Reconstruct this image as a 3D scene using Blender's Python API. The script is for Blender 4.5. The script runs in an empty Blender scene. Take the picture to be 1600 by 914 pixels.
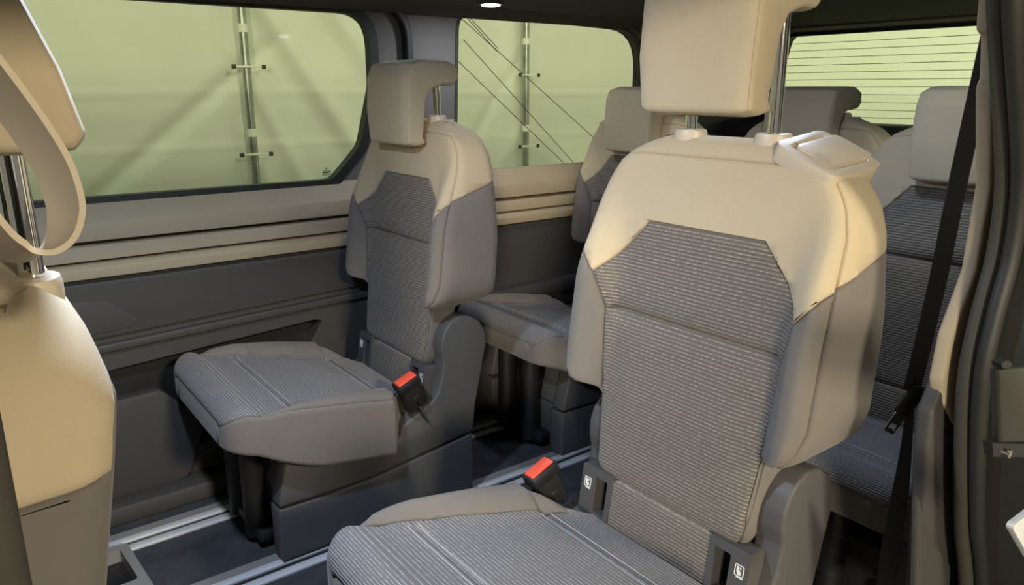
import bpy, bmesh, math, random
from mathutils import Vector, Matrix
from mathutils.geometry import tessellate_polygon
random.seed(7)
PI = math.pi
S = bpy.context.scene
COL = S.collection

# ------------------------------------------------------------------ camera
# van axes: +X to the tailgate, +Y to the far side, Z up, van floor at z = 0
FPX, PITCH, YAW = 1170.0, math.radians(15.2), math.radians(52.8)
CAM = Vector((0, 0, 1.05))
FW = Vector((math.cos(YAW)*math.cos(PITCH), math.sin(YAW)*math.cos(PITCH), -math.sin(PITCH)))
RT = Vector((math.sin(YAW), -math.cos(YAW), 0))
UP = RT.cross(FW)
cd = bpy.data.cameras.new('camera')
cam = bpy.data.objects.new('camera', cd)
COL.objects.link(cam)
cd.sensor_fit = 'HORIZONTAL'
cd.sensor_width = 36
cd.lens = FPX/1600*36
cd.clip_start = 0.01
cam.matrix_world = Matrix((( RT.x, UP.x, -FW.x, CAM.x), (RT.y, UP.y, -FW.y, CAM.y), (RT.z, UP.z, -FW.z, CAM.z), (0, 0, 0, 1)))
S.camera = cam

def on_y(px, py, Y):
    d = FW + RT*((px-800)/FPX) - UP*((py-457)/FPX)
    return CAM + d*((Y-CAM.y)/d.y)

# ------------------------------------------------------------------ world, lights, exposure
w = bpy.data.worlds.new('world'); S.world = w; w.use_nodes = True
bg = w.node_tree.nodes['Background']
bg.inputs[0].default_value = (0.95, 0.88, 0.74, 1)
bg.inputs[1].default_value = 0.22
S.view_settings.view_transform = 'Standard'
S.view_settings.look = 'None'
S.view_settings.gamma = 1
S.view_settings.use_curve_mapping = False
S.view_settings.exposure = 0.0

def area(name, loc, target, size, power, col, size_y=None):
    l = bpy.data.lights.new(name, 'AREA'); l.energy = power; l.color = col; l.size = size
    if size_y: l.shape = 'RECTANGLE'; l.size_y = size_y
    o = bpy.data.objects.new(name, l); COL.objects.link(o); o.location = loc
    o.rotation_euler = (Vector(target)-Vector(loc)).to_track_quat('-Z', 'Y').to_euler()
    return o
area('hall_lamp', (0.7, -6.0, 3.75), (0.8, 0.6, 0.7), 0.7, 370, (1.0, 0.88, 0.65))
area('hall_lamp_front', (-3.95, -5.2, 2.30), (0.8, 0.8, 0.7), 0.9, 440, (1.0, 0.90, 0.68))
area('hall_tube_side', (0.4, 2.5, 4.6), (0.4, 4.4, 0.4), 6.0, 138, (1.0, 0.97, 0.84), 0.3)
area('hall_tube_rear', (2.6, 1.0, 3.6), (5.6, 1.0, 0.7), 0.3, 138, (1.0, 0.97, 0.84), 5.0)

# ------------------------------------------------------------------ materials
def nodes(m):
    m.use_nodes = True
    nt = m.node_tree
    return nt, nt.nodes, nt.links, nt.nodes['Principled BSDF']
def base_mat(name, col, rough=0.6, metal=0.0, noise=0.0, nscale=40, bump=0.0, bscale=300, spec=0.5, sheen=0.0):
    m = bpy.data.materials.new(name); nt, N, L, p = nodes(m)
    p.inputs['Base Color'].default_value = (*col, 1)
    p.inputs['Roughness'].default_value = rough
    p.inputs['Metallic'].default_value = metal
    p.inputs['Specular IOR Level'].default_value = spec
    if sheen: p.inputs['Sheen Weight'].default_value = sheen
    tc = N.new('ShaderNodeTexCoord')
    if noise:
        n = N.new('ShaderNodeTexNoise'); n.inputs['Scale'].default_value = nscale; n.inputs['Detail'].default_value = 4
        L.new(tc.outputs['Object'], n.inputs['Vector'])
        r = N.new('ShaderNodeMapRange'); r.inputs[1].default_value = .3; r.inputs[2].default_value = .7
        r.inputs[3].default_value = 1-noise; r.inputs[4].default_value = 1+noise
        L.new(n.outputs['Fac'], r.inputs[0])
        mx = N.new('ShaderNodeVectorMath'); mx.operation = 'SCALE'; mx.inputs[0].default_value = col
        L.new(r.outputs[0], mx.inputs['Scale']); L.new(mx.outputs[0], p.inputs['Base Color'])
    if bump:
        n2 = N.new('ShaderNodeTexNoise'); n2.inputs['Scale'].default_value = bscale; n2.inputs['Detail'].default_value = 2
        L.new(tc.outputs['Object'], n2.inputs['Vector'])
        b = N.new('ShaderNodeBump'); b.inputs['Strength'].default_value = bump; b.inputs['Distance'].default_value = 0.001
        L.new(n2.outputs['Fac'], b.inputs['Height']); L.new(b.outputs[0], p.inputs['Normal'])
    return m
def rib_mat(name, col, hi, vec, period):
    """dark woven fabric with fine raised ribs and a broken pale thread on each rib"""
    m = bpy.data.materials.new(name); nt, N, L, p = nodes(m)
    p.inputs['Roughness'].default_value = 0.85
    p.inputs['Specular IOR Level'].default_value = 0.25
    p.inputs['Sheen Weight'].default_value = 0.15
    tc = N.new('ShaderNodeTexCoord')
    d = N.new('ShaderNodeVectorMath'); d.operation = 'DOT_PRODUCT'; d.inputs[1].default_value = vec
    L.new(tc.outputs['Object'], d.inputs[0])
    mu = N.new('ShaderNodeMath'); mu.operation = 'MULTIPLY'; mu.inputs[1].default_value = 2*PI/period
    L.new(d.outputs['Value'], mu.inputs[0])
    sn = N.new('ShaderNodeMath'); sn.operation = 'SINE'; L.new(mu.outputs[0], sn.inputs[0])
    rr = N.new('ShaderNodeMapRange'); rr.inputs[1].default_value = .5; rr.inputs[2].default_value = 1.0
    L.new(sn.outputs[0], rr.inputs[0])
    mp = N.new('ShaderNodeMapping'); mp.inputs['Scale'].default_value = (260, 190, 260)
    L.new(tc.outputs['Object'], mp.inputs['Vector'])
    nz = N.new('ShaderNodeTexNoise'); nz.inputs['Scale'].default_value = 1; nz.inputs['Detail'].default_value = 1
    L.new(mp.outputs[0], nz.inputs['Vector'])
    nr = N.new('ShaderNodeMapRange'); nr.inputs[1].default_value = .36; nr.inputs[2].default_value = .62; nr.inputs[3].default_value = .25
    L.new(nz.outputs['Fac'], nr.inputs[0])
    mm = N.new('ShaderNodeMath'); mm.operation = 'MULTIPLY'
    L.new(rr.outputs[0], mm.inputs[0]); L.new(nr.outputs[0], mm.inputs[1])
    mix = N.new('ShaderNodeMix'); mix.data_type = 'RGBA'
    mix.inputs[6].default_value = (*col, 1); mix.inputs[7].default_value = (*hi, 1)
    L.new(mm.outputs[0], mix.inputs[0]); L.new(mix.outputs[2], p.inputs['Base Color'])
    b = N.new('ShaderNodeBump'); b.inputs['Strength'].default_value = .5; b.inputs['Distance'].default_value = .0012
    L.new(sn.outputs[0], b.inputs['Height']); L.new(b.outputs[0], p.inputs['Normal'])
    return m
def emit_mat(name, col, s):
    m = bpy.data.materials.new(name); nt, N, L, p = nodes(m)
    p.inputs['Base Color'].default_value = (*col, 1)
    p.inputs['Emission Color'].default_value = (*col, 1); p.inputs['Emission Strength'].default_value = s
    return m
def glass_mat(name, tint, gloss):
    m = bpy.data.materials.new(name); m.use_nodes = True
    nt = m.node_tree; N = nt.nodes; L = nt.links
    N.remove(N['Principled BSDF'])
    t = N.new('ShaderNodeBsdfTransparent'); t.inputs[0].default_value = (*tint, 1)
    g = N.new('ShaderNodeBsdfGlossy'); g.inputs['Roughness'].default_value = .02
    mx = N.new('ShaderNodeMixShader'); mx.inputs[0].default_value = gloss
    L.new(t.outputs[0], mx.inputs[1]); L.new(g.outputs[0], mx.inputs[2])
    L.new(mx.outputs[0], N['Material Output'].inputs[0])
    return m
M = {}
M['beige'] = base_mat('beige_fabric', (.525, .432, .293), .9, noise=.015, nscale=60, bump=.25, bscale=900, spec=.2, sheen=.15)
M['grey'] = base_mat('taupe_grey_fabric', (.175, .158, .142), .9, noise=.02, nscale=60, bump=.25, bscale=900, spec=.2, sheen=.15)
M['ribback'] = rib_mat('ribbed_back_fabric', (.150, .130, .112), (.39, .35, .30), (0.1, 0, 1), .0062)
M['ribseat'] = rib_mat('ribbed_seat_fabric', (.150, .142, .144), (.42, .41, .42), (1, 0, 1), .0062)
M['dark'] = base_mat('dark_grey_plastic', (.085, .083, .084), .55, bump=.15, bscale=1200, spec=.4)
M['char'] = base_mat('charcoal_panel_plastic', (.056, .053, .051), .6, bump=.2, bscale=900, spec=.35)
M['black'] = base_mat('black_plastic', (.012, .012, .013), .5)
M['rubber'] = base_mat('black_rubber', (.02, .02, .018), .55)
M['seal'] = base_mat('olive_black_rubber_seal', (.05, .047, .036), .6)
M['paint'] = base_mat('dark_green_paint', (.024, .025, .021), .4, noise=.1, nscale=8)
M['chrome'] = base_mat('chrome', (.82, .81, .78), .07, 1.0)
M['steel'] = base_mat('galvanised_steel', (.42, .43, .41), .38, .9, noise=.25, nscale=14)
M['alu'] = base_mat('aluminium', (.80, .81, .84), .4, .35)
M['trim'] = base_mat('beige_trim_plastic', (.42, .345, .235), .6, bump=.15, bscale=900, spec=.35)
M['beigeplastic'] = base_mat('beige_seat_plastic', (.60, .51, .38), .42)
M['head'] = base_mat('grey_headliner', (.105, .098, .092), .95, noise=.06, nscale=200, spec=.1)
M['pillar'] = base_mat('grey_pillar_trim', (.16, .148, .135), .75)
M['carpet'] = base_mat('charcoal_carpet', (.055, .056, .062), .95, noise=.22, nscale=18, bump=.6, bscale=500, spec=.1)
M['red'] = base_mat('red_plastic', (.85, .10, .055), .4)
M['white'] = base_mat('white_print', (.85, .85, .83), .6)
M['thread'] = base_mat('pale_grey_thread', (.42, .41, .40), .8)
M['web'] = base_mat('black_webbing', (.05, .048, .044), .8, bump=.5, bscale=700)
M['tarp'] = base_mat('white_tarp', (.80, .79, .70), .55, noise=.03, nscale=3)
M['tape'] = base_mat('white_tape', (.86, .85, .76), .6)
M['concrete'] = base_mat('concrete', (.25, .24, .22), .9, noise=.15, nscale=5)
M['glass'] = glass_mat('green_tinted_glass', (.665, .72, .63), .004)
M['rearglass'] = glass_mat('light_tinted_glass', (.80, .87, .75), .004)
M['privacy'] = glass_mat('dark_tinted_glass', (.30, .34, .28), .02)  # tint added to cut lamp light, not a known glass
M['wire'] = base_mat('dark_wire_print', (.06, .06, .035), .7)
M['led'] = emit_mat('led_lens', (.85, .92, 1.0), 14)
M['greyplastic'] = base_mat('light_grey_plastic', (.24, .23, .22), .5)

# ------------------------------------------------------------------ mesh helpers
def finish(bm, angle=38):
    me = bpy.data.meshes.new('m'); bm.to_mesh(me); bm.free()
    me.polygons.foreach_set('use_smooth', [True]*len(me.polygons))
    me.set_sharp_from_angle(angle=math.radians(angle))
    return me
def obj(name, me, mat, parent=None, label=None, cat=None, group=None, kind=None, loc=None):
    if isinstance(me, bmesh.types.BMesh): me = finish(me)
    if mat and not me.materials: me.materials.append(M[mat])
    me.name = name
    o = bpy.data.objects.new(name, me); COL.objects.link(o)
    if parent: o.parent = parent
    if label: o['label'] = label
    if cat: o['category'] = cat
    if group: o['group'] = group
    if kind: o['kind'] = kind
    if loc: o.location = loc
    return o
def empty(name, loc, label=None, cat=None, group=None, kind=None):
    o = bpy.data.objects.new(name, None); COL.objects.link(o); o.location = loc; o.empty_display_size = .05
    if label: o['label'] = label
    if cat: o['category'] = cat
    if group: o['group'] = group
    if kind: o['kind'] = kind
    return o
AX = {'y': lambda a, b, t: (a, t, b), 'x': lambda a, b, t: (t, a, b), 'z': lambda a, b, t: (a, b, t)}
def add_prism(bm, pts, axis, lo, hi, bevel=0.0, seg=2):
    """extruded outline: pts are (x,z) for axis y, (y,z) for x, (x,y) for z"""
    tmp = bmesh.new(); f = AX[axis]; n = len(pts)
    A = [tmp.verts.new(f(a, b, lo)) for a, b in pts]; B = [tmp.verts.new(f(a, b, hi)) for a, b in pts]
    tmp.faces.new(A); tmp.faces.new(B[::-1])
    for i in range(n): tmp.faces.new((A[i], B[i], B[(i+1) % n], A[(i+1) % n]))
    bmesh.ops.recalc_face_normals(tmp, faces=tmp.faces)
    if bevel:
        bmesh.ops.bevel(tmp, geom=list(tmp.edges), offset=bevel, segments=seg, profile=.5, affect='EDGES', clamp_overlap=True)
    merge(bm, tmp)
def merge(bm, tmp, mtx=None):
    if mtx: bmesh.ops.transform(tmp, matrix=mtx, verts=tmp.verts)
    me = bpy.data.meshes.new('t'); tmp.to_mesh(me); tmp.free(); bm.from_mesh(me); bpy.data.meshes.remove(me)
def add_box(bm, lo, hi, bevel=0.0, seg=2, mtx=None):
    tmp = bmesh.new(); bmesh.ops.create_cube(tmp, size=1)
    for v in tmp.verts:
        v.co = Vector([lo[i]+(v.co[i]+.5)*(hi[i]-lo[i]) for i in range(3)])
    if bevel: bmesh.ops.bevel(tmp, geom=list(tmp.edges), offset=bevel, segments=seg, profile=.5, affect='EDGES', clamp_overlap=True)
    merge(bm, tmp, mtx)
def prism(*a, **k): bm = bmesh.new(); add_prism(bm, *a, **k); return bm
def box(*a, **k): bm = bmesh.new(); add_box(bm, *a, **k); return bm
def add_tube(bm, path, r, n=12, cap=True):
    P = [Vector(p) for p in path]; rings = []
    up = None
    for i, p in enumerate(P):
        t = (P[min(i+1, len(P)-1)]-P[max(i-1, 0)]).normalized()
        if up is None:
            up = t.orthogonal().normalized()
        up = (up-t*up.dot(t)).normalized(); s = t.cross(up)
        rr = r[i] if isinstance(r, (list, tuple)) else r
        rings.append([bm.verts.new(p+(up*math.cos(2*PI*k/n)+s*math.sin(2*PI*k/n))*rr) for k in range(n)])
    for a, b in zip(rings, rings[1:]):
        for k in range(n): bm.faces.new((a[k], a[(k+1) % n], b[(k+1) % n], b[k]))
    if cap: bm.faces.new(rings[0][::-1]); bm.faces.new(rings[-1])
def tube(*a, **k):
    bm = bmesh.new(); add_tube(bm, *a, **k); bmesh.ops.recalc_face_normals(bm, faces=bm.faces); return bm
def ribbon(path, wid, th, wdir):
    """flat strap: path points, width vector per point (or one), thickness"""
    bm = bmesh.new(); P = [Vector(p) for p in path]; rings = []
    for i, p in enumerate(P):
        t = (P[min(i+1, len(P)-1)]-P[max(i-1, 0)]).normalized()
        wd = Vector(wdir[i] if isinstance(wdir, list) else wdir); wd = (wd-t*wd.dot(t)).normalized(); nn = t.cross(wd)
        ww = wid[i] if isinstance(wid, list) else wid
        rings.append([bm.verts.new(p+wd*a*ww/2+nn*b*th/2) for a, b in ((-1, -1), (1, -1), (1, 1), (-1, 1))])
    for a, b in zip(rings, rings[1:]):
        for k in range(4): bm.faces.new((a[k], a[(k+1) % 4], b[(k+1) % 4], b[k]))
    bm.faces.new(rings[0][::-1]); bm.faces.new(rings[-1])
    bmesh.ops.recalc_face_normals(bm, faces=bm.faces)
    return bm
def plate(outer, holes, axis, lo, hi, bevel=0):
    """extruded plate with holes"""
    bm = bmesh.new(); f = AX[axis]; loops = [outer]+holes
    tris = tessellate_polygon([[Vector((a, b, 0)) for a, b in l] for l in loops])
    flat = [p for l in loops for p in l]
    A = [bm.verts.new(f(a, b, lo)) for a, b in flat]; B = [bm.verts.new(f(a, b, hi)) for a, b in flat]
    for t in tris:
        try: bm.faces.new([A[i] for i in t]); bm.faces.new([B[i] for i in t][::-1])
        except ValueError: pass
    k = 0
    for l in loops:
        n = len(l)
        for i in range(n): bm.faces.new((A[k+i], B[k+i], B[k+(i+1) % n], A[k+(i+1) % n]))
        k += n
    bmesh.ops.recalc_face_normals(bm, faces=bm.faces)
    return bm
def rounded(pts, radii, n=6):
    """polygon with rounded corners"""
    out = []; m = len(pts)
    for i, p in enumerate(pts):
        r = radii[i] if isinstance(radii, (list, tuple)) else radii
        p = Vector(p); a = Vector(pts[i-1])-p; b = Vector(pts[(i+1) % m])-p
        if r <= 0: out.append(tuple(p)); continue
        ang = a.angle(b); d = min(r/math.tan(ang/2), a.length*.49, b.length*.49)
        q0 = p+a.normalized()*d; q1 = p+b.normalized()*d
        for k in range(n+1):
            t = k/n; out.append(tuple(q0*(1-t)**2+p*2*t*(1-t)+q1*t*t))
    return out
def rect(a0, b0, a1, b1, r=0, n=5):
    p = [(a0, b0), (a1, b0), (a1, b1), (a0, b1)]
    return rounded(p, r, n) if r else p
def interp(tab, x):
    if x <= tab[0][0]: return tab[0][1]
    for (x0, y0), (x1, y1) in zip(tab, tab[1:]):
        if x <= x1: return y0+(y1-y0)*(x-x0)/(x1-x0)
    return tab[-1][1]
def sm(a, b, x):
    t = max(0, min(1, (x-a)/(b-a))); return t*t*(3-2*t)

# ------------------------------------------------------------------ upholstery: loft, cut along seams, split into covers
NI, NC = 22, 6           # inner columns, corner columns
def loft(rows, put, disp):
    """rows: (a, w, f, b, rf, rb); front curve over y at depth f, rear at depth b; put(a,y,c)->Vector; returns bm with layer 'fz'"""
    bm = bmesh.new(); lay = bm.faces.layers.int.new('col'); lay2 = bm.faces.layers.int.new('row'); R = []
    for (a, w, f, b, rf, rb) in rows:
        sg = 1 if b > f else -1
        def curve(c, r, s):
            pts = []
            r = min(r, w*.95)
            for k in range(NC): 
                th = (k/NC)*PI/2; pts.append((-(w-r)-r*math.cos(th), c+s*r*(1-math.sin(th))))
            for k in range(NI+1): pts.append((-(w-r)+2*(w-r)*k/NI, c))
            for k in range(1, NC+1):
                th = PI/2-(k/NC)*PI/2; pts.append(((w-r)+r*math.cos(th), c+s*r*(1-math.sin(th))))
            return pts
        fr = curve(f, rf, sg); re = curve(b, rb, -sg)
        row = []
        for pts in (fr, re):
            l = []
            for (y, c) in pts:
                t = (c-f)/(b-f); l.append(bm.verts.new(put(a, y, c+disp(a, y, w)*max(0, 1-t*1.6))))
            row.append(l)
        R.append(row)
    m = len(R[0][0])
    def quad(vs, c, r):
        try: q = bm.faces.new(vs); q[lay] = c; q[lay2] = r
        except ValueError: pass
    for r in range(len(R)-1):
        A, B = R[r], R[r+1]
        for k in range(m-1):
            quad((A[0][k], A[0][k+1], B[0][k+1], B[0][k]), k, r)
            quad((A[1][k], A[1][k+1], B[1][k+1], B[1][k]), 1000+k, r)
        for k in (0, m-1):
            quad((A[0][k], A[1][k], B[1][k], B[0][k]), 500, r)
    for r in (0, len(R)-1):
        for k in range(m-1):
            quad((R[r][0][k], R[r][0][k+1], R[r][1][k+1], R[r][1][k]), 700, r)
    bmesh.ops.recalc_face_normals(bm, faces=bm.faces)
    return bm, lay, lay2
def cut(bm, co, no, flt):
    fs = [f for f in bm.faces if flt(f)]
    es = {e for f in fs for e in f.edges}; vs = {v for f in fs for v in f.verts}
    bmesh.ops.bisect_plane(bm, geom=list(vs)+list(es)+fs, dist=1e-5, plane_co=co, plane_no=no)
def split(bm, classify, seam=.0034, depth=.0048):
    bmesh.ops.remove_doubles(bm, verts=bm.verts, dist=.0011)
    bmesh.ops.dissolve_degenerate(bm, dist=.0004, edges=bm.edges)
    tags = {}
    bm.faces.ensure_lookup_table()
    for f in bm.faces: tags[f.index] = classify(f)
    lay = bm.faces.layers.int.new('tag'); names = sorted(set(tags.values()))
    for f in bm.faces: f[lay] = names.index(tags[f.index])
    out = {}
    for i, nme in enumerate(names):
        b2 = bm.copy(); l2 = b2.faces.layers.int['tag']
        bmesh.ops.delete(b2, geom=[f for f in b2.faces if f[l2] != i], context='FACES')
        bd = [v for v in b2.verts if any(e.is_boundary for e in v.link_edges)]
        pos = [(v, v.co.copy(), v.normal.copy()) for v in bd]
        bmesh.ops.inset_region(b2, faces=list(b2.faces), use_boundary=True, use_even_offset=False, thickness=seam, depth=0)
        for v in b2.verts:
            if any(e.is_boundary for e in v.link_edges): v.co -= v.normal*depth
        be = [e for e in b2.edges if e.is_boundary]
        cen = {(round(v.co.x, 6), round(v.co.y, 6), round(v.co.z, 6)): v.normal.copy() for e in be for v in e.verts}
        ex = bmesh.ops.extrude_edge_only(b2, edges=be)
        for v in ex['geom']:
            if isinstance(v, bmesh.types.BMVert):
                v.co -= cen[(round(v.co.x, 6), round(v.co.y, 6), round(v.co.z, 6))]*.006
        out[nme] = finish(b2, 60)
    bm.free()
    return out
CACHE = {}
def cached(fn):
    def g(*a):
        k = (fn.__name__,)+a
        if k not in CACHE: CACHE[k] = fn(*a)
        return CACHE[k]
    g.__name__ = fn.__name__
    return g

# seat coordinates: x towards the back, y across (0 = middle), z up from the van floor
def back_front(z): return interp([(.36, .862), (.60, .898), (.84, .929), (.99, .948)], z)
@cached
def backrest_meshes(kind):
    W = [(.375, .150), (.40, .162), (.520, .174), (.533, .187), (.542, .217), (.557, .238), (.60, .249), (.75, .249), (.86, .240), (.90, .228), (.93, .209), (.950, .184), (.962, .160), (.972, .135), (.978, .12)]
    Bk = [(.375, .955), (.52, .975), (.53, .99), (.54, 1.02), (.56, 1.045), (.70, 1.055), (.90, 1.045), (.95, 1.035), (.975, 1.015), (.985, .995)]
    zs = [.375, .38, .39, .40, .42, .44, .46, .48, .50, .515, .521, .527, .531, .535, .542, .55, .565, .58]
    z = .60
    while z < .86: zs.append(z); z += .015
    zs += [.865, .88, .895, .908, .92, .931, .94, .948, .955, .961, .966, .970, .974, .978]
    rows = []
    for z in zs:
        e = max(0, (z-.935)/.043); ins = .030*(1-math.sqrt(max(0, 1-e*e))) if e > 0 else 0
        e0 = max(0, (.40-z)/.025); ins0 = .025*(1-math.sqrt(max(0, 1-e0*e0)))
        rf = interp([(.50, .02), (.54, .026), (.8, .028), (.95, .028)], z)
        rows.append((z, interp(W, z), back_front(z)+ins+ins0, interp(Bk, z)-ins*.4-ins0, rf, .035))
    def disp(z, y, w):
        a = abs(y)
        bol = -(.046*sm(.160, .215, a))*(1-sm(.72, .92, z))*(.35+.65*sm(.40, .56, z)) + .014*sm(.215, .250, a)*(1-sm(.8, .93, z))
        lum = -.010*math.exp(-((z-.55)/.09)**2)*(1-sm(.1, .16, a))
        dip = .013*math.exp(-((z-.677)/.013)**2)*(1-sm(.15, .175, a))
        return bol+lum+dip
    bm, lay, lay2 = loft(rows, lambda a, y, c: Vector((c, y, a)), disp)
    m = NI+2*NC
    rtop = len(rows)-7
    front = lambda f: 3 <= f[lay] < m-3 and f[lay2] < rtop
    # seams on the front
    def line(p, q):     # (y,z) pair -> plane
        d = Vector((0, q[0]-p[0], q[1]-p[1])); return Vector((0, p[0], p[1])), d.cross(Vector((1, 0, 0))).normalized()
    for s in (1, -1):
        for p, q in (((.111, .838), (.196, .742)), ((.196, .742), (.176, .680)), ((.176, .680), (.155, .38)), ((.196, .742), (.252, .8094))):
            co, no = line((p[0]*s, p[1]), (q[0]*s, q[1]))
            z0, z1 = sorted((p[1], q[1])); y0, y1 = sorted((p[0], q[0]))
            def near(f, z0=z0, z1=z1, y0=y0, y1=y1):
                if not front(f): return False
                zz = [v.co.z for v in f.verts]; yy = [v.co.y*s for v in f.verts]
                return max(zz) > z0-.002 and min(zz) < z1+.002 and max(yy) > y0-.002 and min(yy) < y1+.002
            cut(bm, co, no, near)
    cut(bm, Vector((0, 0, .838)), Vector((0, 0, 1)), lambda f: front(f) and all(abs(v.co.y) < .125 for v in f.verts))
    cut(bm, Vector((0, 0, .678)), Vector((0, 0, 1)), lambda f: front(f) and all(abs(v.co.y) < .19 for v in f.verts))
    cut(bm, Vector((0, 0, .742)), Vector((0, 0, 1)), lambda f: front(f) and all(abs(v.co.y) < .205 for v in f.verts))
    sl = .053/.17 if kind == 'row' else .05
    s0 = .787 if kind == 'row' else .838
    d = Vector((1, 0, sl))
    cut(bm, Vector((.88, 0, s0)), d.cross(Vector((0, 1, 0))).normalized(), lambda f: not front(f))
    if kind == 'front': cut(bm, Vector((1.043, 0, 0)), Vector((1, 0, 0)), lambda f: not front(f))
    def classify(f):
        c = f.calc_center_median(); a = abs(c.y)
        if front(f):
            edge = interp([(.38, .155), (.680, .176), (.742, .196), (.838, .111)], c.z)
            if c.z < .838 and a < edge: return 'upper_panel' if c.z > .678 else 'lumbar_panel'
            if c.z > .742 + (a-.196)*(.053/.044): return 'front_cover'
            return 'bolster_l' if c.y > 0 else 'bolster_r'
        if c.z > s0+(c.x-.88)*sl and not (kind == 'front' and c.x > 1.043 and c.z < .94): return 'top_cover'
        return 'shell'
    r = split(bm, classify)
    if kind == 'front':
        for me in r.values():
            for v in me.vertices: v.co.x += .25*min(0, v.co.z-.9)-.03
    return r
@cached
def cushion_meshes():
    x0 = .362
    T = [(.36, .398), (.42, .412), (.47, .411), (.52, .405), (.64, .386), (.74, .366), (.80, .354)]
    Bz = [(.36, .318), (.42, .300), (.50, .262), (.56, .240), (.74, .208), (.80, .212)]
    rows = []
    th = [0, 8, 16, 24, 32, 42, 52, 62, 72, 82, 90]
    RF = .062
    for t in th:
        a = math.radians(t); x = x0+RF*(1-math.cos(a))*.95; 
        f = interp(T, .42)-.040*(1-math.sin(a))
        wv = .175+.062*math.sin(a)**.8
        rows.append((x, wv, f, interp(Bz, x), .018+.010*math.sin(a), .012))
    x = x0+RF+.01
    while x < .735:
        rows.append((x, interp([(.43, .238), (.46, .251), (.53, .256), (.62, .254), (.74, .247)], x), interp(T, x), interp(Bz, x), .030, .012)); x += .015
    rows += [(.740, .247, interp(T, .74), .208, .03, .012), (.746, .238, .357, .208, .03, .012), (.752, .226, .356, .209, .03, .012), (.765, .205, .354, .21, .028, .012), (.785, .180, .350, .215, .026, .012), (.80, .166, .346, .22, .022, .012), (.83, .150, .34, .23, .02, .012), (.86, .145, .325, .24, .02, .012)]
    def disp(x, y, w):
        a = abs(y)
        yb = .212-(x-.515)*.2176
        v = -.031*(1-sm(yb-.012, yb+.034, a))*sm(.40, .47, x)
        v -= .006*(math.exp(-((x-.515)/.009)**2)+math.exp(-((x-.752)/.009)**2))*(1-sm(.16, .2, a))
        v += .010*math.exp(-((x-.62)/.08)**2)*(1-sm(.05, .16, a))
        return v
    bm, lay, lay2 = loft(rows, lambda a, y, c: Vector((a, y, c)), disp)
    stitches = []
    for xs in (.506, .524, .743, .761):
        yb = .212-(xs-.515)*.2176-.004
        stitches.append(finish(tube([(xs, -yb+2*yb*k/40, interp(T, xs)+disp(xs, -yb+2*yb*k/40, .25)+.0002) for k in range(41)], .0009, 6)))
    m = NI+2*NC
    front = lambda f: 2 <= f[lay] < m-2
    for s in (1, -1):
        d = Vector((.754-.515, (.160-.212)*s, 0)); cut(bm, Vector((.515, .212*s, 0)), d.cross(Vector((0, 0, 1))).normalized(), front)
    for xx in (.515, .752): cut(bm, Vector((xx, 0, 0)), Vector((1, 0, 0)), front)
    def classify(f):
        c = f.calc_center_median()
        if front(f):
            if c.x < .80 and abs(c.y) > .212-(c.x-.515)*(.052/.239) and c.x > .40: return 'side_l' if c.y > 0 else 'side_r'
            return 'front_panel' if c.x < .515 else ('middle_panel' if c.x < .752 else 'rear_panel')
        return 'skirt'
    r = split(bm, classify, .0028, .003)
    r['stitches'] = stitches
    return r
@cached
def headrest_meshes(kind):
    prof = [(.872, .920), (.900, .914), (.922, .916), (.931, .935), (.938, 1.020), (.952, 1.046), (.985, 1.058), (1.018, 1.058), (1.032, 1.074), (1.028, 1.106), (1.0, 1.119), (.93, 1.119), (.888, 1.110), (.874, 1.08), (.868, 1.00)]
    if kind == 'front':
        prof = [(.86, .935), (.90, .917), (.985, .914), (1.026, .916), (1.037, .930), (1.024, .985), (1.004, 1.04), (.975, 1.09), (.945, 1.13), (.90, 1.135), (.875, 1.11), (.86, 1.05)]
    prof = rounded(prof, .012, 3)
    bm = bmesh.new(); n = len(prof); cx, cz = .935, 1.01
    rows = []
    H = .107; RR = .026
    ys = [(-H, 1.0)]
    for t in (15, 35, 60, 90): ys.append((-H+RR*(1-math.cos(math.radians(t))), 1-math.sin(math.radians(t))))
    ys += [(-.05, 0), (0, 0), (.05, 0)]
    for t in (90, 60, 35, 15, 0): ys.append((H-RR*(1-math.cos(math.radians(t))), 1-math.sin(math.radians(t))))
    # inward normals of the outline
    nor = []
    for i in range(n):
        a = Vector(prof[i-1]); b = Vector(prof[(i+1) % n]); d = (b-a).normalized(); nor.append(Vector((-d.y, d.x)))
    for y, k in ys:
        dy = y/H
        row = []
        for i in range(n):
            p = Vector(prof[i])+nor[i]*(k*.011)
            xx = p.x + (.010*(1-dy*dy)-.004 if p.x < .90 else 0) + .012*abs(dy)**3*(1 if p.x < .92 else 0)
            row.append(bm.verts.new((xx, y*(1-.05*sm(1.02, .92, p.y)), p.y)))
        rows.append(row)
    lay = bm.faces.layers.int.new('r')
    for r in range(len(rows)-1):
        for i in range(n):
            f = bm.faces.new((rows[r][i], rows[r][(i+1) % n], rows[r+1][(i+1) % n], rows[r+1][i])); f[lay] = r
    for r in (0, -1):
        f = bm.faces.new(rows[r]); f[lay] = 0 if r == 0 else len(rows)
    bmesh.ops.recalc_face_normals(bm, faces=bm.faces)
    L = len(rows)
    return split(bm, lambda f: 'side_r' if f[lay] < 2 else ('side_l' if f[lay] >= L-3 else 'pad'), .0006, .0012)
HINGE = [(.462, .150), (.492, .276), (.510, .280), (.615, .236), (.700, .222), (.756, .222), (.772, .230), (.780, .260), (.810, .274), (.866, .300), (.882, .318), (.893, .350), (.902, .398), (.896, .424), (.897, .452), (.907, .478), (.925, .497), (.950, .507), (.982, .501), (1.012, .482), (1.028, .450), (1.030, .415), (1.018, .365), (1.007, .313), (.995, .261), (.988, .201), (.980, .186), (.70, .152), (.58, .148)]
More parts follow.
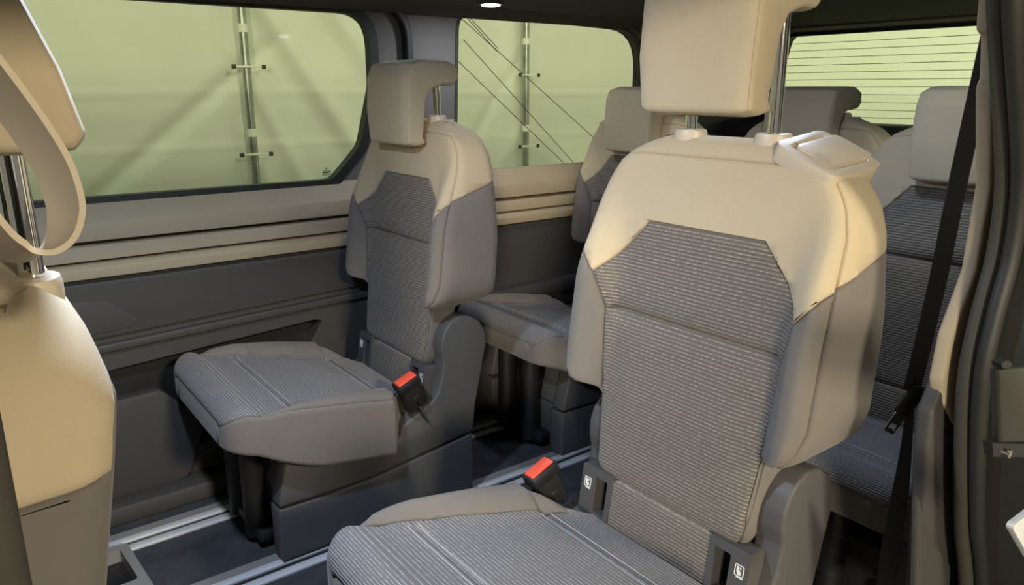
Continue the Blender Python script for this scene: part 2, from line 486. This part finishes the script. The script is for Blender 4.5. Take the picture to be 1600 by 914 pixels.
@cached
def side_cover(s, front_return):
    bm = bmesh.new()
    y0, y1 = sorted((s*.158, s*.208))
    add_prism(bm, HINGE, 'y', y0, y1, .006, 3)
    a0, a1 = sorted((s*.075, s*.160))
    if front_return: add_prism(bm, [(.480, .150), (.505, .262), (.56, .262), (.56, .150)], 'y', a0, a1, .006, 2)
    return bm
@cached
def base_cover(s, front_return):
    bm = bmesh.new(); y0, y1 = sorted((s*.150, s*.206))
    add_prism(bm, [(.462, .010), (.462, .143), (.475, .143), (.58, .141), (.70, .145), (.985, .179), (.985, .010)], 'y', y0, y1, .006, 3)
    a0, a1 = sorted((s*.060, s*.158))
    if front_return: add_prism(bm, [(.488, .010), (.488, .143), (.60, .141), (.60, .010)], 'y', a0, a1, .006, 2)
    return bm
@cached
def anchor_frame(s):
    a0, a1 = sorted((s*.108, s*.182))
    h0, h1 = sorted((s*.118, s*.148))
    bm = plate(rect(a0, .286, a1, .384, .006), [rect(h0, .300, h1, .368, .004)], 'x', .856, .890)
    bmesh.ops.transform(bm, matrix=Matrix.Translation((.88, 0, .33)) @ Matrix.Rotation(math.radians(8), 4, 'Y') @ Matrix.Translation((-.88, 0, -.33)), verts=bm.verts)
    return bm
@cached
def icon(s):
    """child seat symbol: rounded frame, seated figure, base line"""
    bm = bmesh.new(); c = s*.166
    def put(tmp): merge(bm, tmp)
    put(plate(rect(-.008+c, .3415, .008+c, .3605, .003), [rect(-.0068+c, .3427, .0068+c, .3593, .0022)], 'x', -.0004, .0004))
    put(prism([(.0045+c, .3575), (.001+c, .3575), (.0005+c, .352), (-.002+c, .350), (-.0045+c, .3455), (-.001+c, .3440), (.0025+c, .3445), (.0045+c, .350)], 'x', -.0005, .0005))
    put(prism([(-.0012+c, .3535), (-.0005+c, .3565), (-.0028+c, .3568), (-.0033+c, .354)], 'x', -.0005, .0005))
    put(prism([(-.0075+c, .3392), (.004+c, .3392), (.004+c, .3408), (-.0075+c, .3408)], 'x', -.0005, .0005))
    m = Matrix.Translation((.88, 0, .33)) @ Matrix.Rotation(math.radians(8), 4, 'Y') @ Matrix.Translation((-.0245, 0, -.33))
    bmesh.ops.transform(bm, matrix=m, verts=bm.verts)
    return bm
@cached
def post(rise): return tube([(.980, 0, .95), (.980, 0, 1.03), (.979, 0, 1.065+rise)], .0098, 16)
@cached
def collar():
    bm = bmesh.new(); n = 28
    prof = [(.0, .966), (1.0, .966), (1.0, .980), (.93, .986), (.80, .987), (.42, .9865), (.38, .982), (0, .982)]
    rings = []
    for r, z in prof[1:-1]:
        rings.append([bm.verts.new((.980+.022*r*math.cos(2*PI*k/n), .029*r*math.sin(2*PI*k/n), z)) for k in range(n)])
    for a, b in zip(rings, rings[1:]):
        for k in range(n): bm.faces.new((a[k], a[(k+1) % n], b[(k+1) % n], b[k]))
    bm.faces.new(rings[0]); bm.faces.new(rings[-1])
    bmesh.ops.recalc_face_normals(bm, faces=bm.faces)
    return bm
@cached
def buckle(s):
    bm = box((-.021, -.013, -.038), (.021, .013, .024), .006, 3)
    add_box(bm, (-.024, -.015, .012), (.024, .015, .031), .004, 2)
    add_box(bm, (-.006, -.0142, -.020), (.008, .0142, -.006), .002, 2)
    return bm
@cached
def button(s): return box((-.020, -.0105, .022), (.020, .0105, .0335), .002, 2)
def cm(fn, *a):
    k = ('mesh', fn.__name__)+a
    if k not in CACHE:
        CACHE[k] = finish(fn(*a))
    return CACHE[k]

def make_seat(name, loc, label, out, rise, group=None, base=True, kind='row', wide=1.0):
    """out = +1 / -1: the side of the seat that faces the van wall (belt outlet), buckle on the other side"""
    t = empty(name, loc, label, 'car seat', group)
    t.scale = (1, wide, 1)
    bk = backrest_meshes(kind)
    b = obj('backrest', bk['shell'], 'grey', t)
    obj('front_cover', bk['front_cover'], 'beige', b); obj('top_cover', bk['top_cover'], 'beige', b)
    obj('bolster', bk['bolster_l'], 'grey', b); obj('bolster', bk['bolster_r'], 'grey', b)
    obj('upper_panel', bk['upper_panel'], 'ribback', b); obj('lumbar_panel', bk['lumbar_panel'], 'ribback', b)
    h = headrest_meshes(kind)
    hr = obj('headrest', h['pad'], 'beige', t, loc=(0, 0, rise))
    obj('side_panel', h['side_l'], 'beige', hr); obj('side_panel', h['side_r'], 'beige', hr)
    for s in (1, -1):
        p = obj('headrest_post', cm(post, rise), 'chrome', t, loc=(0, s*.077, 0))
        obj('post_collar', cm(collar), 'beigeplastic', p, loc=(0, 0, .001 if kind == 'row' else -.010))
    # belt outlet on the wall-side shoulder
    if out:
        k = ('outlet',)
        if k not in CACHE:
            q = [(-.058, -.050), (.052, -.060), (.056, .048), (-.052, .054)]
            fr = plate(rounded(q, .016, 5), [rounded([(-.042, -.036), (.040, -.043), (.046, .034), (-.038, .039)], .008, 4)], 'z', -.016, .010)
            bmesh.ops.bevel(fr, geom=[e for e in fr.edges if len(e.link_faces) == 2 and e.calc_face_angle(0) > .9], offset=.005, segments=3, profile=.5, affect='EDGES', clamp_overlap=True)
            pad = prism(rounded([(-.037, -.031), (.062, -.038), (.064, .028), (-.033, .034)], .012, 5), 'z', -.014, .011, .006, 3)
            CACHE[k] = (finish(fr), finish(pad))
        fr, pad = CACHE[k]
        o = obj('belt_outlet', fr, 'beigeplastic', t, loc=(.995, out*.152, .956))
        o.rotation_euler = (math.radians(-out*24) , math.radians(-9), 0)
        obj('outlet_pad', pad, 'beigeplastic', o)
    # cushion
    cs = cushion_meshes()
    c = obj('cushion', cs['skirt'], 'grey', t)
    for n_ in ('front_panel', 'middle_panel', 'rear_panel'): obj('seat_panel', cs[n_], 'ribseat', c)
    for me in cs['stitches']: obj('stitching', me, 'thread', c)
    obj('seat_bolster', cs['side_l'], 'grey', c); obj('seat_bolster', cs['side_r'], 'grey', c)
    k = ('strip',)
    if k not in CACHE:
        sb = box((.858, -.110, .290), (.905, .110, .378), .006, 3)
        bmesh.ops.transform(sb, matrix=Matrix.Translation((.88, 0, .33)) @ Matrix.Rotation(math.radians(8), 4, 'Y') @ Matrix.Translation((-.88, 0, -.33)), verts=sb.verts)
        CACHE[k] = finish(sb)
    obj('lower_panel', CACHE[k], 'ribback', t)
    if not base: return t
    for s in (1, -1):
        obj('hinge_cover', cm(side_cover, s, s != out), 'dark', t)
        obj('base_cover', cm(base_cover, s, s != out), 'dark', t)
        a = obj('anchor_frame', cm(anchor_frame, s), 'dark', t)
        obj('anchor_symbol', cm(icon, s), 'white', a)
    k = ('frame',)
    if k not in CACHE:
        fb = box((.50, -.150, .03), (.95, .150, .20), .01)
        add_box(fb, (.895, -.155, .20), (.955, .155, .42), .008)
        add_box(fb, (.44, -.12, .02), (.50, .12, .05), .008)
        add_tube(fb, [(.455, -.06, .02), (.455, -.06, .28)], .028, 16); add_tube(fb, [(.455, .06, .02), (.455, .06, .28)], .028, 16)
        CACHE[k] = finish(fb)
    obj('seat_frame', CACHE[k], 'black', t)
    k = ('stalk',)
    if k not in CACHE:
        CACHE[k] = finish(ribbon([(.008, 0, -.080), (.004, 0, -.05), (0, 0, -.02)], .026, .003, (0, 1, 0)))
    bo = obj('buckle', cm(buckle, 1), 'black', t, loc=(.800, -out*.214, .346) if out else (.800, .214, .346))
    bo.scale = (1.3, 1.3, 1.3)
    bo.rotation_euler = (math.radians((out or 1)*6), math.radians(-22), 0)
    obj('release_button', cm(button, 1), 'red', bo)
    obj('buckle_stalk', CACHE[k], 'web', bo)
    return t

# ------------------------------------------------------------------ the setting: van shell
Y_FAR, Z_BELT, Z_TOP = 2.05, .785, 1.268
def st(name, me, mat, parent=None): return obj(name, me, mat, parent, kind=None if parent else 'structure')
fl = st('floor', box((-1.2, .34, -.04), (3.0, 2.10, 0.0)), 'carpet')
for Yr in (1.80, 1.488, .94, .55):
    st('seat_rail', box((-.3, Yr-.034, 0), (2.6, Yr-.010, .008), .002), 'alu', fl)
    st('seat_rail', box((-.3, Yr+.008, 0), (2.6, Yr+.030, .008), .002), 'alu', fl)
    st('rail_slot', box((-.3, Yr-.010, 0), (2.6, Yr+.008, .002)), 'black', fl)
    st('rail_flange', box((-.3, Yr+.030, 0), (2.6, Yr+.062, .004)), 'greyplastic', fl)

# far wall: one plate with two window openings
win1 = rounded([(-1.0, Z_BELT), (.905, Z_BELT), (1.005, .885), (1.052, 1.06), (1.052, Z_TOP), (-1.0, Z_TOP)], [.02, .06, .10, .10, .10, .02], 6)
win2 = rounded([(1.325, Z_BELT), (2.175, Z_BELT), (2.175, Z_TOP-.01), (1.345, Z_TOP+.012)], [.03, .05, .14, .06], 6)
def grow(p, d):
    c = Vector((sum(a for a, _ in p)/len(p), sum(b for _, b in p)/len(p))); out = []
    for i in range(len(p)):
        a = Vector(p[i-1]); b = Vector(p[(i+1) % len(p)]); t = (b-a).normalized(); n = Vector((t.y, -t.x))
        out.append(tuple(Vector(p[i])+n*d))
    return out
wf = st('wall_far', plate([(-1.25, .60), (3.0, .60), (3.0, 1.34), (-1.25, 1.34)], [win1, win2], 'y', Y_FAR, Y_FAR+.05), 'pillar')
# glass with rubber gaskets
w1 = st('window_1', prism(win1, 'y', Y_FAR+.030, Y_FAR+.034), 'glass')
st('gasket', plate(grow(win1, .012), [grow(win1, -.014)], 'y', Y_FAR-.012, Y_FAR+.02), 'rubber', w1)
w2 = st('window_2', prism(win2, 'y', Y_FAR+.030, Y_FAR+.034), 'glass')
st('gasket', plate(grow(win2, .006), [grow(win2, -.004)], 'y', Y_FAR-.004, Y_FAR+.02), 'seal', w2)
# door seal arch around window 1 and door end
arch = rounded([(-1.0, 1.30), (1.168, 1.30), (1.168, .60), (1.148, .60), (1.148, 1.278), (-1.0, 1.278)], [0, .12, 0, 0, .10, 0], 8)
st('door_seal', prism(arch, 'y', Y_FAR-.03, Y_FAR+.005, .004), 'rubber', wf)
# aerial wires printed on window 2
def bar_between(p, q, r):
    return tube([p, q], r, 6)
for (a, b) in (((722, 62), (896, 254)), ((710, 92), (880, 254)), ((716, 18), (962, 246)), ((727, 22), (776, 80)), ((732, 20), (778, 76))):
    pa = on_y(a[0]+2, a[1], Y_FAR+.029); pb = on_y(b[0], b[1], Y_FAR+.029)
    pa.z = min(pa.z, Z_TOP); 
    st('aerial_wire', bar_between(pa, pb, .0012), 'wire', w2)
# small etched stamp near the corner of window 1
def stamp():
    bm = bmesh.new(); c = on_y(510, 269, Y_FAR+.028); x, z = c.x, c.z
    for dx0, dz0, dx1, dz1 in ((-.012, -.008, .012, -.006), (-.012, -.003, .006, .001), (-.009, .003, .004, .005), (.008, -.002, .012, .004), (-.002, .008, .002, .013)):
        add_box(bm, (x+dx0, Y_FAR+.0272, z+dz0), (x+dx1, Y_FAR+.0285, z+dz1))
    return bm
st('etched_stamp', stamp(), 'wire', w1)

# belt trim below the windows (beige mouldings, stepped) and dark door panel, for both bays
def moulding(name, x0, x1, prof, mat, parent, bev=.003):
    return st(name, prism(prof, 'x', x0, x1, bev, 2), mat, parent)
for i, (x0, x1) in enumerate(((-1.2, 1.06), (1.18, 2.95))):
    t = st('trim_%d' % (i+1), prism([(2.045, .792), (2.000, .742), (1.995, .700), (2.06, .697), (2.06, .792)], 'x', x0, x1, .004, 2), 'trim')
    moulding('moulding', x0, x1-.01, [(1.992, .690), (1.985, .656), (2.06, .652), (2.06, .692)], 'trim', t)
    moulding('moulding', x0, x1, [(1.980, .650), (1.968, .640), (1.968, .616), (2.06, .612), (2.06, .652)], 'trim', t)
dpanel = st('door_1', plate([(-1.2, -.02), (1.06, -.02), (1.06, .612), (-1.2, .612)], [[(-.6, .12), (.62, .12), (.795, .372), (.815, .404), (.79, .410), (.05, .366), (-.6, .34)]], 'y', 1.985, 2.04), 'char')
st('pocket_back', box((-.65, 2.035, .08), (.86, 2.05, .43)), 'black', dpanel)
st('armrest_ridge', prism([(-1.1, .385), (1.05, .455), (1.05, .478), (-1.1, .402)], 'y', 1.968, 1.99, .005), 'char', dpanel)
st('upper_pad', prism(rounded([(-1.1, .42), (1.05, .495), (1.05, .606), (-1.1, .606)], .02), 'y', 1.972, 1.99, .006), 'char', dpanel)
st('cover_flap', prism(rounded([(.10, .47), (.315, .485), (.335, .50), (.27, .56), (.10, .575)], .014), 'y', 1.9695, 1.975, .001), 'char', dpanel)
st('pocket_front', prism(rounded([(-.7, .05), (.40, .05), (.46, .20), (.36, .31), (-.7, .27)], .03), 'y', 1.955, 1.99, .006), 'char', dpanel)
st('door_sill_step', box((-1.2, 1.90, 0), (1.06, 1.99, .05), .01), 'char', dpanel)
qp = st('wall_side_panel', box((1.08, 1.975, -.02), (2.95, 2.05, .612), .006), 'char')
st('ledge', box((1.18, 1.93, .36), (2.95, 1.98, .405), .01), 'char', qp)
# wheel-arch box at floor level behind the far middle-row seat
st('wheel_arch', prism(rounded([(1.25, 0), (1.25, .14), (1.45, .30), (1.95, .30), (2.15, .14), (2.15, 0)], .05), 'y', 1.88, 1.98, .01), 'char', qp)

# ceiling
ceil = st('ceiling', box((-1.3, .30, 1.285), (3.05, 2.12, 1.33)), 'head')
st('roof_rail_cover', prism([(2.06, 1.296), (1.93, 1.290), (2.03, 1.262), (2.06, 1.262)], 'x', -1.2, 2.95, .004), 'head', ceil)
st('roof_edge', prism([(.30, 1.255), (.34, 1.255), (.42, 1.292), (.30, 1.30)], 'x', -1.2, 1.0, .006), 'head', ceil)
dome = empty('dome_lamp', (1.30, 1.81, 1.285), 'small round white roof light above the narrow pillar between the far windows', 'roof lamp')
def disc(r, z0, z1, n=24):
    bm = bmesh.new(); A = [bm.verts.new((r*math.cos(2*PI*k/n), r*math.sin(2*PI*k/n), z0)) for k in range(n)]
    B = [bm.verts.new((r*math.cos(2*PI*k/n), r*math.sin(2*PI*k/n), z1)) for k in range(n)]
    bm.faces.new(A); bm.faces.new(B)
    for k in range(n): bm.faces.new((A[k], A[(k+1) % n], B[(k+1) % n], B[k]))
    bmesh.ops.recalc_face_normals(bm, faces=bm.faces); return bm
def lamp_light(parent, z, power, size, col=(.64, .77, 1.0)):
    l = bpy.data.lights.new('led', 'AREA'); l.shape = 'DISK'; l.size = size; l.energy = power; l.color = col
    o = bpy.data.objects.new('led_light', l); COL.objects.link(o); o.parent = parent; o.location = (0, 0, z)
    return o
obj('bezel', disc(.036, -.008, 0), 'head', dome); obj('lens', disc(.026, -.011, -.003), 'led', dome)
lamp_light(dome, -.014, 1.7, .05, (.84, .90, 1.0))
d2 = empty('dome_lamp', (.20, 1.02, 1.285), 'white roof light in the headliner ahead of the middle row', 'roof lamp')
obj('bezel', disc(.045, -.008, 0), 'head', d2); obj('lens', disc(.034, -.011, -.003), 'led', d2)
lamp_light(d2, -.014, 12, .06)
d3 = empty('dome_lamp', (1.30, .80, 1.285), 'small round white roof light above the seat beside the open door', 'roof lamp')
obj('bezel', disc(.036, -.008, 0), 'head', d3); obj('lens', disc(.026, -.011, -.003), 'led', d3)
lamp_light(d3, -.014, 2.2, .05)

# tailgate with heated rear window
XR = 2.86
rw = rounded([(.55, .90), (1.98, .90), (1.90, 1.262), (.62, 1.262)], .05, 6)
wr = st('wall_rear', plate([(.3, 0), (2.1, 0), (2.1, 1.34), (.3, 1.34)], [rw], 'x', XR, XR+.05), 'char')
w3 = st('window_3', prism(rw, 'x', XR+.030, XR+.034), 'rearglass')
st('gasket', plate(grow(rw, .014), [grow(rw, -.006)], 'x', XR-.01, XR+.02), 'rubber', w3)
for k in range(12):
    z = .915+k*.0285
    st('heating_wire', tube([(XR+.029, .60, z), (XR+.029, 1.96, z)], .0011, 6), 'wire', w3)
st('header_strip', prism([(2.76, 1.29), (2.76, 1.278), (XR, 1.268), (XR, 1.29)], 'y', .4, 2.05, .003), 'pillar', wr)
st('tailgate_ledge', box((2.66, .5, .86), (XR, 2.04, .925), .012), 'char', wr)

# near C-pillar: beige trim, dark lower trim, rubber seal, painted jamb
YP = .40
def polyY(pts, Y): return [(on_y(a, b, Y).x, on_y(a, b, Y).z) for a, b in pts]
SH = 10
up = polyY([(1522, -60), (1522, 50), (1530, 58), (1528, 122), (1522, 135), (1522, 290), (1500, 420), (1463, 520), (1449, 590), (1451, 625), (1466, 655), (1485, 677), (1530, 690), (1560, 620), (1590, 450), (1600, 300), (1596, -60)], YP)
up[0] = (up[0][0], 1.29); up[-1] = (up[-1][0], 1.29)
wn = st('wall_near', prism(up, 'y', .380, .400, .006, 3), 'trim')
lowp = polyY([(1460, 560), (1430, 640), (1424, 700), (1420, 800), (1408, 990), (1560, 990), (1560, 640), (1510, 600)], .405)
st('lower_trim', prism(lowp, 'y', .383, .405, .006, 3), 'char', wn)
flap = polyY([(1424, 770), (1440, 830), (1475, 880), (1472, 990), (1418, 990)], .384)
st('trim_flap', prism(flap, 'y', .374, .384, .003, 2), 'char', wn)
seal_px = [(1549, -40), (1553, 100), (1559, 200), (1560, 300), (1546, 400), (1522, 490), (1504, 570), (1497, 640), (1494, 720), (1494, 820), (1496, 990)]
def smooth_path(P, n=6):
    out = []
    for i in range(len(P)-1):
        p0, p1, p2, p3 = P[max(i-1, 0)], P[i], P[i+1], P[min(i+2, len(P)-1)]
        for k in range(n):
            t = k/n
            out.append(.5*((2*p1)+(p2-p0)*t+(2*p0-5*p1+4*p2-p3)*t*t+(3*p1-p0-3*p2+p3)*t**3))
    return out+[P[-1]]
def full(P): return [Vector((P[0].x-.02, P[0].y, 1.285))]+P+[Vector((P[-1].x+.03, P[-1].y, -.25))]
sp = smooth_path(full([on_y(a+SH, b, .355) for a, b in seal_px]))
st('door_seal', tube(sp, .011, 12), 'seal', wn)
sp2 = smooth_path(full([on_y(a+SH+24, b, .335) for a, b in seal_px]))
st('door_seal', tube(sp2, .010, 12), 'rubber', wn)
jp = [(p.x+.004, p.z) for p in sp]
jamb = jp+[(1.6, jp[-1][1]), (1.6, jp[0][1])]
jm = st('door_2', prism(jamb, 'y', .20, .345), 'paint')
def jbox(px0, py0, px1, py1, Y, dy, mat, name, bev=.004):
    p = polyY([(px0, py0), (px1, py0), (px1, py1), (px0, py1)], Y)
    st(name, prism(p, 'y', Y-dy, Y, bev, 2), mat, jm)

nw = st('wall_near_rear', plate([(1.12, -.02), (2.9, -.02), (2.9, 1.30), (1.12, 1.30)], [rect(1.40, .80, 2.5, 1.25, .08)], 'y', .25, .32), 'char')
w4 = st('window_4', prism(rect(1.40, .80, 2.5, 1.25, .08), 'y', .27, .274), 'glass')
fd = st('door_3', plate([(-1.3, -.3), (-.24, -.3), (-.24, 1.30), (-1.3, 1.30)], [rect(-1.25, .82, -.30, 1.22, .06)], 'y', .26, .34), 'char')
st('pane', prism(rect(-1.25, .82, -.30, 1.22, .06), 'y', .29, .294), 'privacy', fd)  # unseen pane, darkened so less lamp light reaches the far wall
st('jamb_panel', prism(polyY([(1553, 575), (1660, 566), (1660, 688), (1557, 690)], .198), 'y', .194, .202, .003, 2), 'paint', jm)
st('jamb_slot', prism(polyY([(1546, 691), (1660, 694), (1660, 714), (1548, 712)], .199), 'y', .197, .204), 'black', jm)
st('jamb_hole', prism(polyY([(1556, 566), (1562, 562), (1570, 562), (1574, 568), (1568, 573), (1558, 573)], .197), 'y', .1935, .2), 'black', jm)
bp = on_y(1570, 707, .195)
bb = disc(.0035, -.004, .004, 12); bmesh.ops.transform(bb, matrix=Matrix.Translation(bp) @ Matrix.Rotation(PI/2, 4, 'X'), verts=bb.verts)
st('jamb_bolt', bb, 'chrome', jm)
hk = on_y(1009, 118, 2.03)
hb = box((hk.x-.012, 2.0, hk.z-.02), (hk.x+.012, 2.052, hk.z+.02), .006, 2)
st('coat_hook', hb, 'black', wf)
# B-pillar edge at the front of the opening
wb = st('wall_front_pillar', box((-.23, .25, -.3), (-.023, .36, 1.30), .01), 'paint')
st('door_seal', tube([(-.009, .302, -.2), (-.007, .302, .6), (-.005, .302, .95), (-.009, .302, 1.28)], .009, 12), 'seal', wb)

# ------------------------------------------------------------------ outside: hall floor, white tarp walls, scaffold poles
hall = st('ground', box((-8, -9, -.56), (9, 9, -.50)), 'concrete')
def tarp(axis):
    bm = bmesh.new(); nx, nz = 420, 150
    rnd = random.Random(3 if axis == 'y' else 5)
    V = []
    for i in range(nx+1):
        col = []
        for j in range(nz+1):
            u = -2.5+8.5*i/nx; z = -.5+3.3*j/nz
            d = .014*math.sin(u*1.9+.6*z)+.008*math.sin(3.1*z+u*.7)
            # folds running down and away from the fixing points
            for (u0, z0, sl, amp, wd) in ((1.60, 1.50, -.66, .055, .075), (1.95, 1.60, -.80, .040, .085), (1.50, 1.10, -.45, .026, .05), (1.48, .70, -.35, .020, .05), (3.33, 1.75, -.03, .055, .075), (1.38, 1.1, 1.25, -.020, .07), (3.3, 1.1, .62, -.016, .05), (3.30, .6, .55, .014, .05)):
                dz = z0-z
                c = u0-sl*dz
                d += amp*math.exp(-((u-c)/(wd*(1+.25*max(0, dz))))**2)*sm(-.25, .1, dz+.1)
            for (zz, a) in ((1.02, .008), (.72, .005)):
                d += a*math.exp(-((z-zz-.01*math.sin(u))/.012)**2)
            if axis == 'y': col.append(bm.verts.new((u, 4.45-d, z)))
            else: col.append(bm.verts.new((5.6-d, u-1.5, z)))
        V.append(col)
    for i in range(nx):
        for j in range(nz): bm.faces.new((V[i][j], V[i+1][j], V[i+1][j+1], V[i][j+1]))
    bmesh.ops.recalc_face_normals(bm, faces=bm.faces)
    return bm
obj('tarp_wall', finish(tarp('y'), 180), 'tarp', None, 'creased white tarpaulin wall hung on poles beyond the two side windows', 'tarpaulin')
obj('tarp_wall', finish(tarp('x'), 180), 'tarp', None, 'plain white tarpaulin wall seen through the heated rear window', 'tarpaulin')
def pole(x, lab, bands, ties):
    t = empty('scaffold_pole', (x, 4.36, -.5), lab, 'pole')
    obj('tube', tube([(0, 0, 0), (0, 0, 3.2)], .024, 20), 'steel', t)
    for (px, py) in bands:
        z = on_y(px, py, 4.33).z+.5
        obj('tape_band', tube([(0, 0, z-.022), (0, 0, z+.022)], .027, 20), 'tape', t)
    for (px, py) in ties:
        z = on_y(px, py, 4.33).z+.5
        b = tube([(0, -.0, z-.006), (0, 0, z+.006)], .029, 16)
        add_box(b, (-.075, -.035, z-.005), (.085, -.029, z+.005), .002)
        obj('cable_tie', b, 'tape', t)
        for s in (-.078, .088): obj('eyelet', box((s-.012, -.04, z-.012), (s+.012, -.024, z+.012), .004), 'seal', t)
pole(1.452, 'galvanised steel pole with tape bands behind the larger side window', [(377, 43), (389, 208)], [(380, 104), (391, 242)])
pole(3.435, 'galvanised steel pole with tape bands behind the rear side window', [(817, 64), (815, 201)], [(817, 117), (815, 229)])

# ------------------------------------------------------------------ seats
make_seat('passenger_seat', (0, .735, 0), 'beige and taupe seat beside the open door, raised headrest on tall chrome posts', -1, .098)
make_seat('passenger_seat', (.02, 1.700, 0), 'beige and taupe seat along the far wall between the front seat and the rear row', 1, .0)
make_seat('passenger_seat', (.82, .700, 0), 'rear-row seat behind the open-door seat, black belt hanging in front of it', -1, -.062, wide=.965)
make_seat('passenger_seat', (.86, 1.700, 0), 'rear-row seat in the far corner by the rear side window', 1, -.062, wide=.965)
make_seat('passenger_seat', (1.00, 1.200, 0), 'middle seat of the rear row, only headrest and shoulders showing', 0, -.062, wide=.965)
make_seat('front_seat', (-.930, .830, -.083), 'front seat with beige side panel and loop strap beside its headrest', 0, .165, kind='front')

# loop strap beside the front headrest
loop_px = [(-60, 20), (-30, 55), (0, 92), (40, 145), (75, 195), (105, 245), (122, 290), (127, 325), (118, 360), (95, 383), (62, 389), (30, 374), (0, 342), (-30, 300), (-55, 255), (-80, 200)]
lp = [p+Vector((-.42, 1, -.30)).normalized()*.018 for p in smooth_path([on_y(a, b, .50) for a, b in loop_px], 6)]
obj('loop_strap', ribbon(lp, .036, .0040, (-.42, 1, -.30)), 'beigeplastic', None, 'beige loop strap hanging in front of the front headrest posts', 'strap')

# belt of the near rear seat
P1 = [on_y(1556, 20, .44), on_y(1500, 270, .45), on_y(1465, 440, .46), on_y(1425, 608, .47)]
belt = empty('seat_belt', P1[-1], 'black seat belt hanging down beside the beige door pillar with its tongue', 'seat belt')
def rel(p): return p-P1[-1]
obj('webbing', ribbon([rel(p) for p in smooth_path(P1)], .026, .0016, tuple(RT)), 'web', belt)
P2 = [on_y(1423, 625, .47), on_y(1417, 690, .47), on_y(1408, 760, .47), on_y(1395, 840, .47), on_y(1378, 960, .47)]
obj('lower_webbing', ribbon([rel(p) for p in smooth_path(P2)], [.012+.020*sm(0, 20, i) for i in range(25)], .0016, [tuple(RT)]*25), 'web', belt)
tg = obj('tongue_grip', box((-.012, -.006, -.030), (.012, .006, .022), .005, 3), 'black', belt, loc=rel(on_y(1425, 622, .465)))
tg.rotation_euler = (0, math.radians(28), math.radians(-35))
obj('tongue_plate', plate(rect(-.009, -.062, .009, -.028, .004), [rect(-.005, -.055, .005, -.046, .001)], 'y', -.001, .001), 'chrome', tg)

# small plastic tray frame on the floor by the front seat
k = empty('floor_tray', (.18, 1.62, 0), 'grey plastic tray frame with dark opening on the floor beside the front seat', 'tray')
obj('frame', plate(rounded([(-.10, -.12), (.045, -.10), (.03, .135), (-.10, .13)], .012), [rounded([(-.08, -.03), (.022, -.025), (.012, .115), (-.08, .11)], .008)], 'z', 0, .035), 'greyplastic', k)
obj('tray_bottom', box((-.09, -.06, 0), (.02, .12, .004)), 'black', k)

# door latch striker on the jamb
sp0 = on_y(1600, 845, .196)
sk = empty('latch_striker', sp0, 'silver metal striker plate bolted to the dark door jamb', 'striker')
out_ = [(on_y(a_, b_, .196).x-sp0.x, on_y(a_, b_, .196).z-sp0.z) for a_, b_ in ((1577, 822), (1612, 795), (1660, 830), (1660, 905), (1606, 872))]
obj('plate', prism(rounded(out_, .004, 4), 'y', -.002, .004, .0012, 2), 'alu', sk)
bl = disc(.007, -.0045, 0, 16); bmesh.ops.transform(bl, matrix=Matrix.Translation((.004, -.002, .006)) @ Matrix.Rotation(-PI/2, 4, 'X'), verts=bl.verts)
obj('bolt', bl, 'steel', sk)
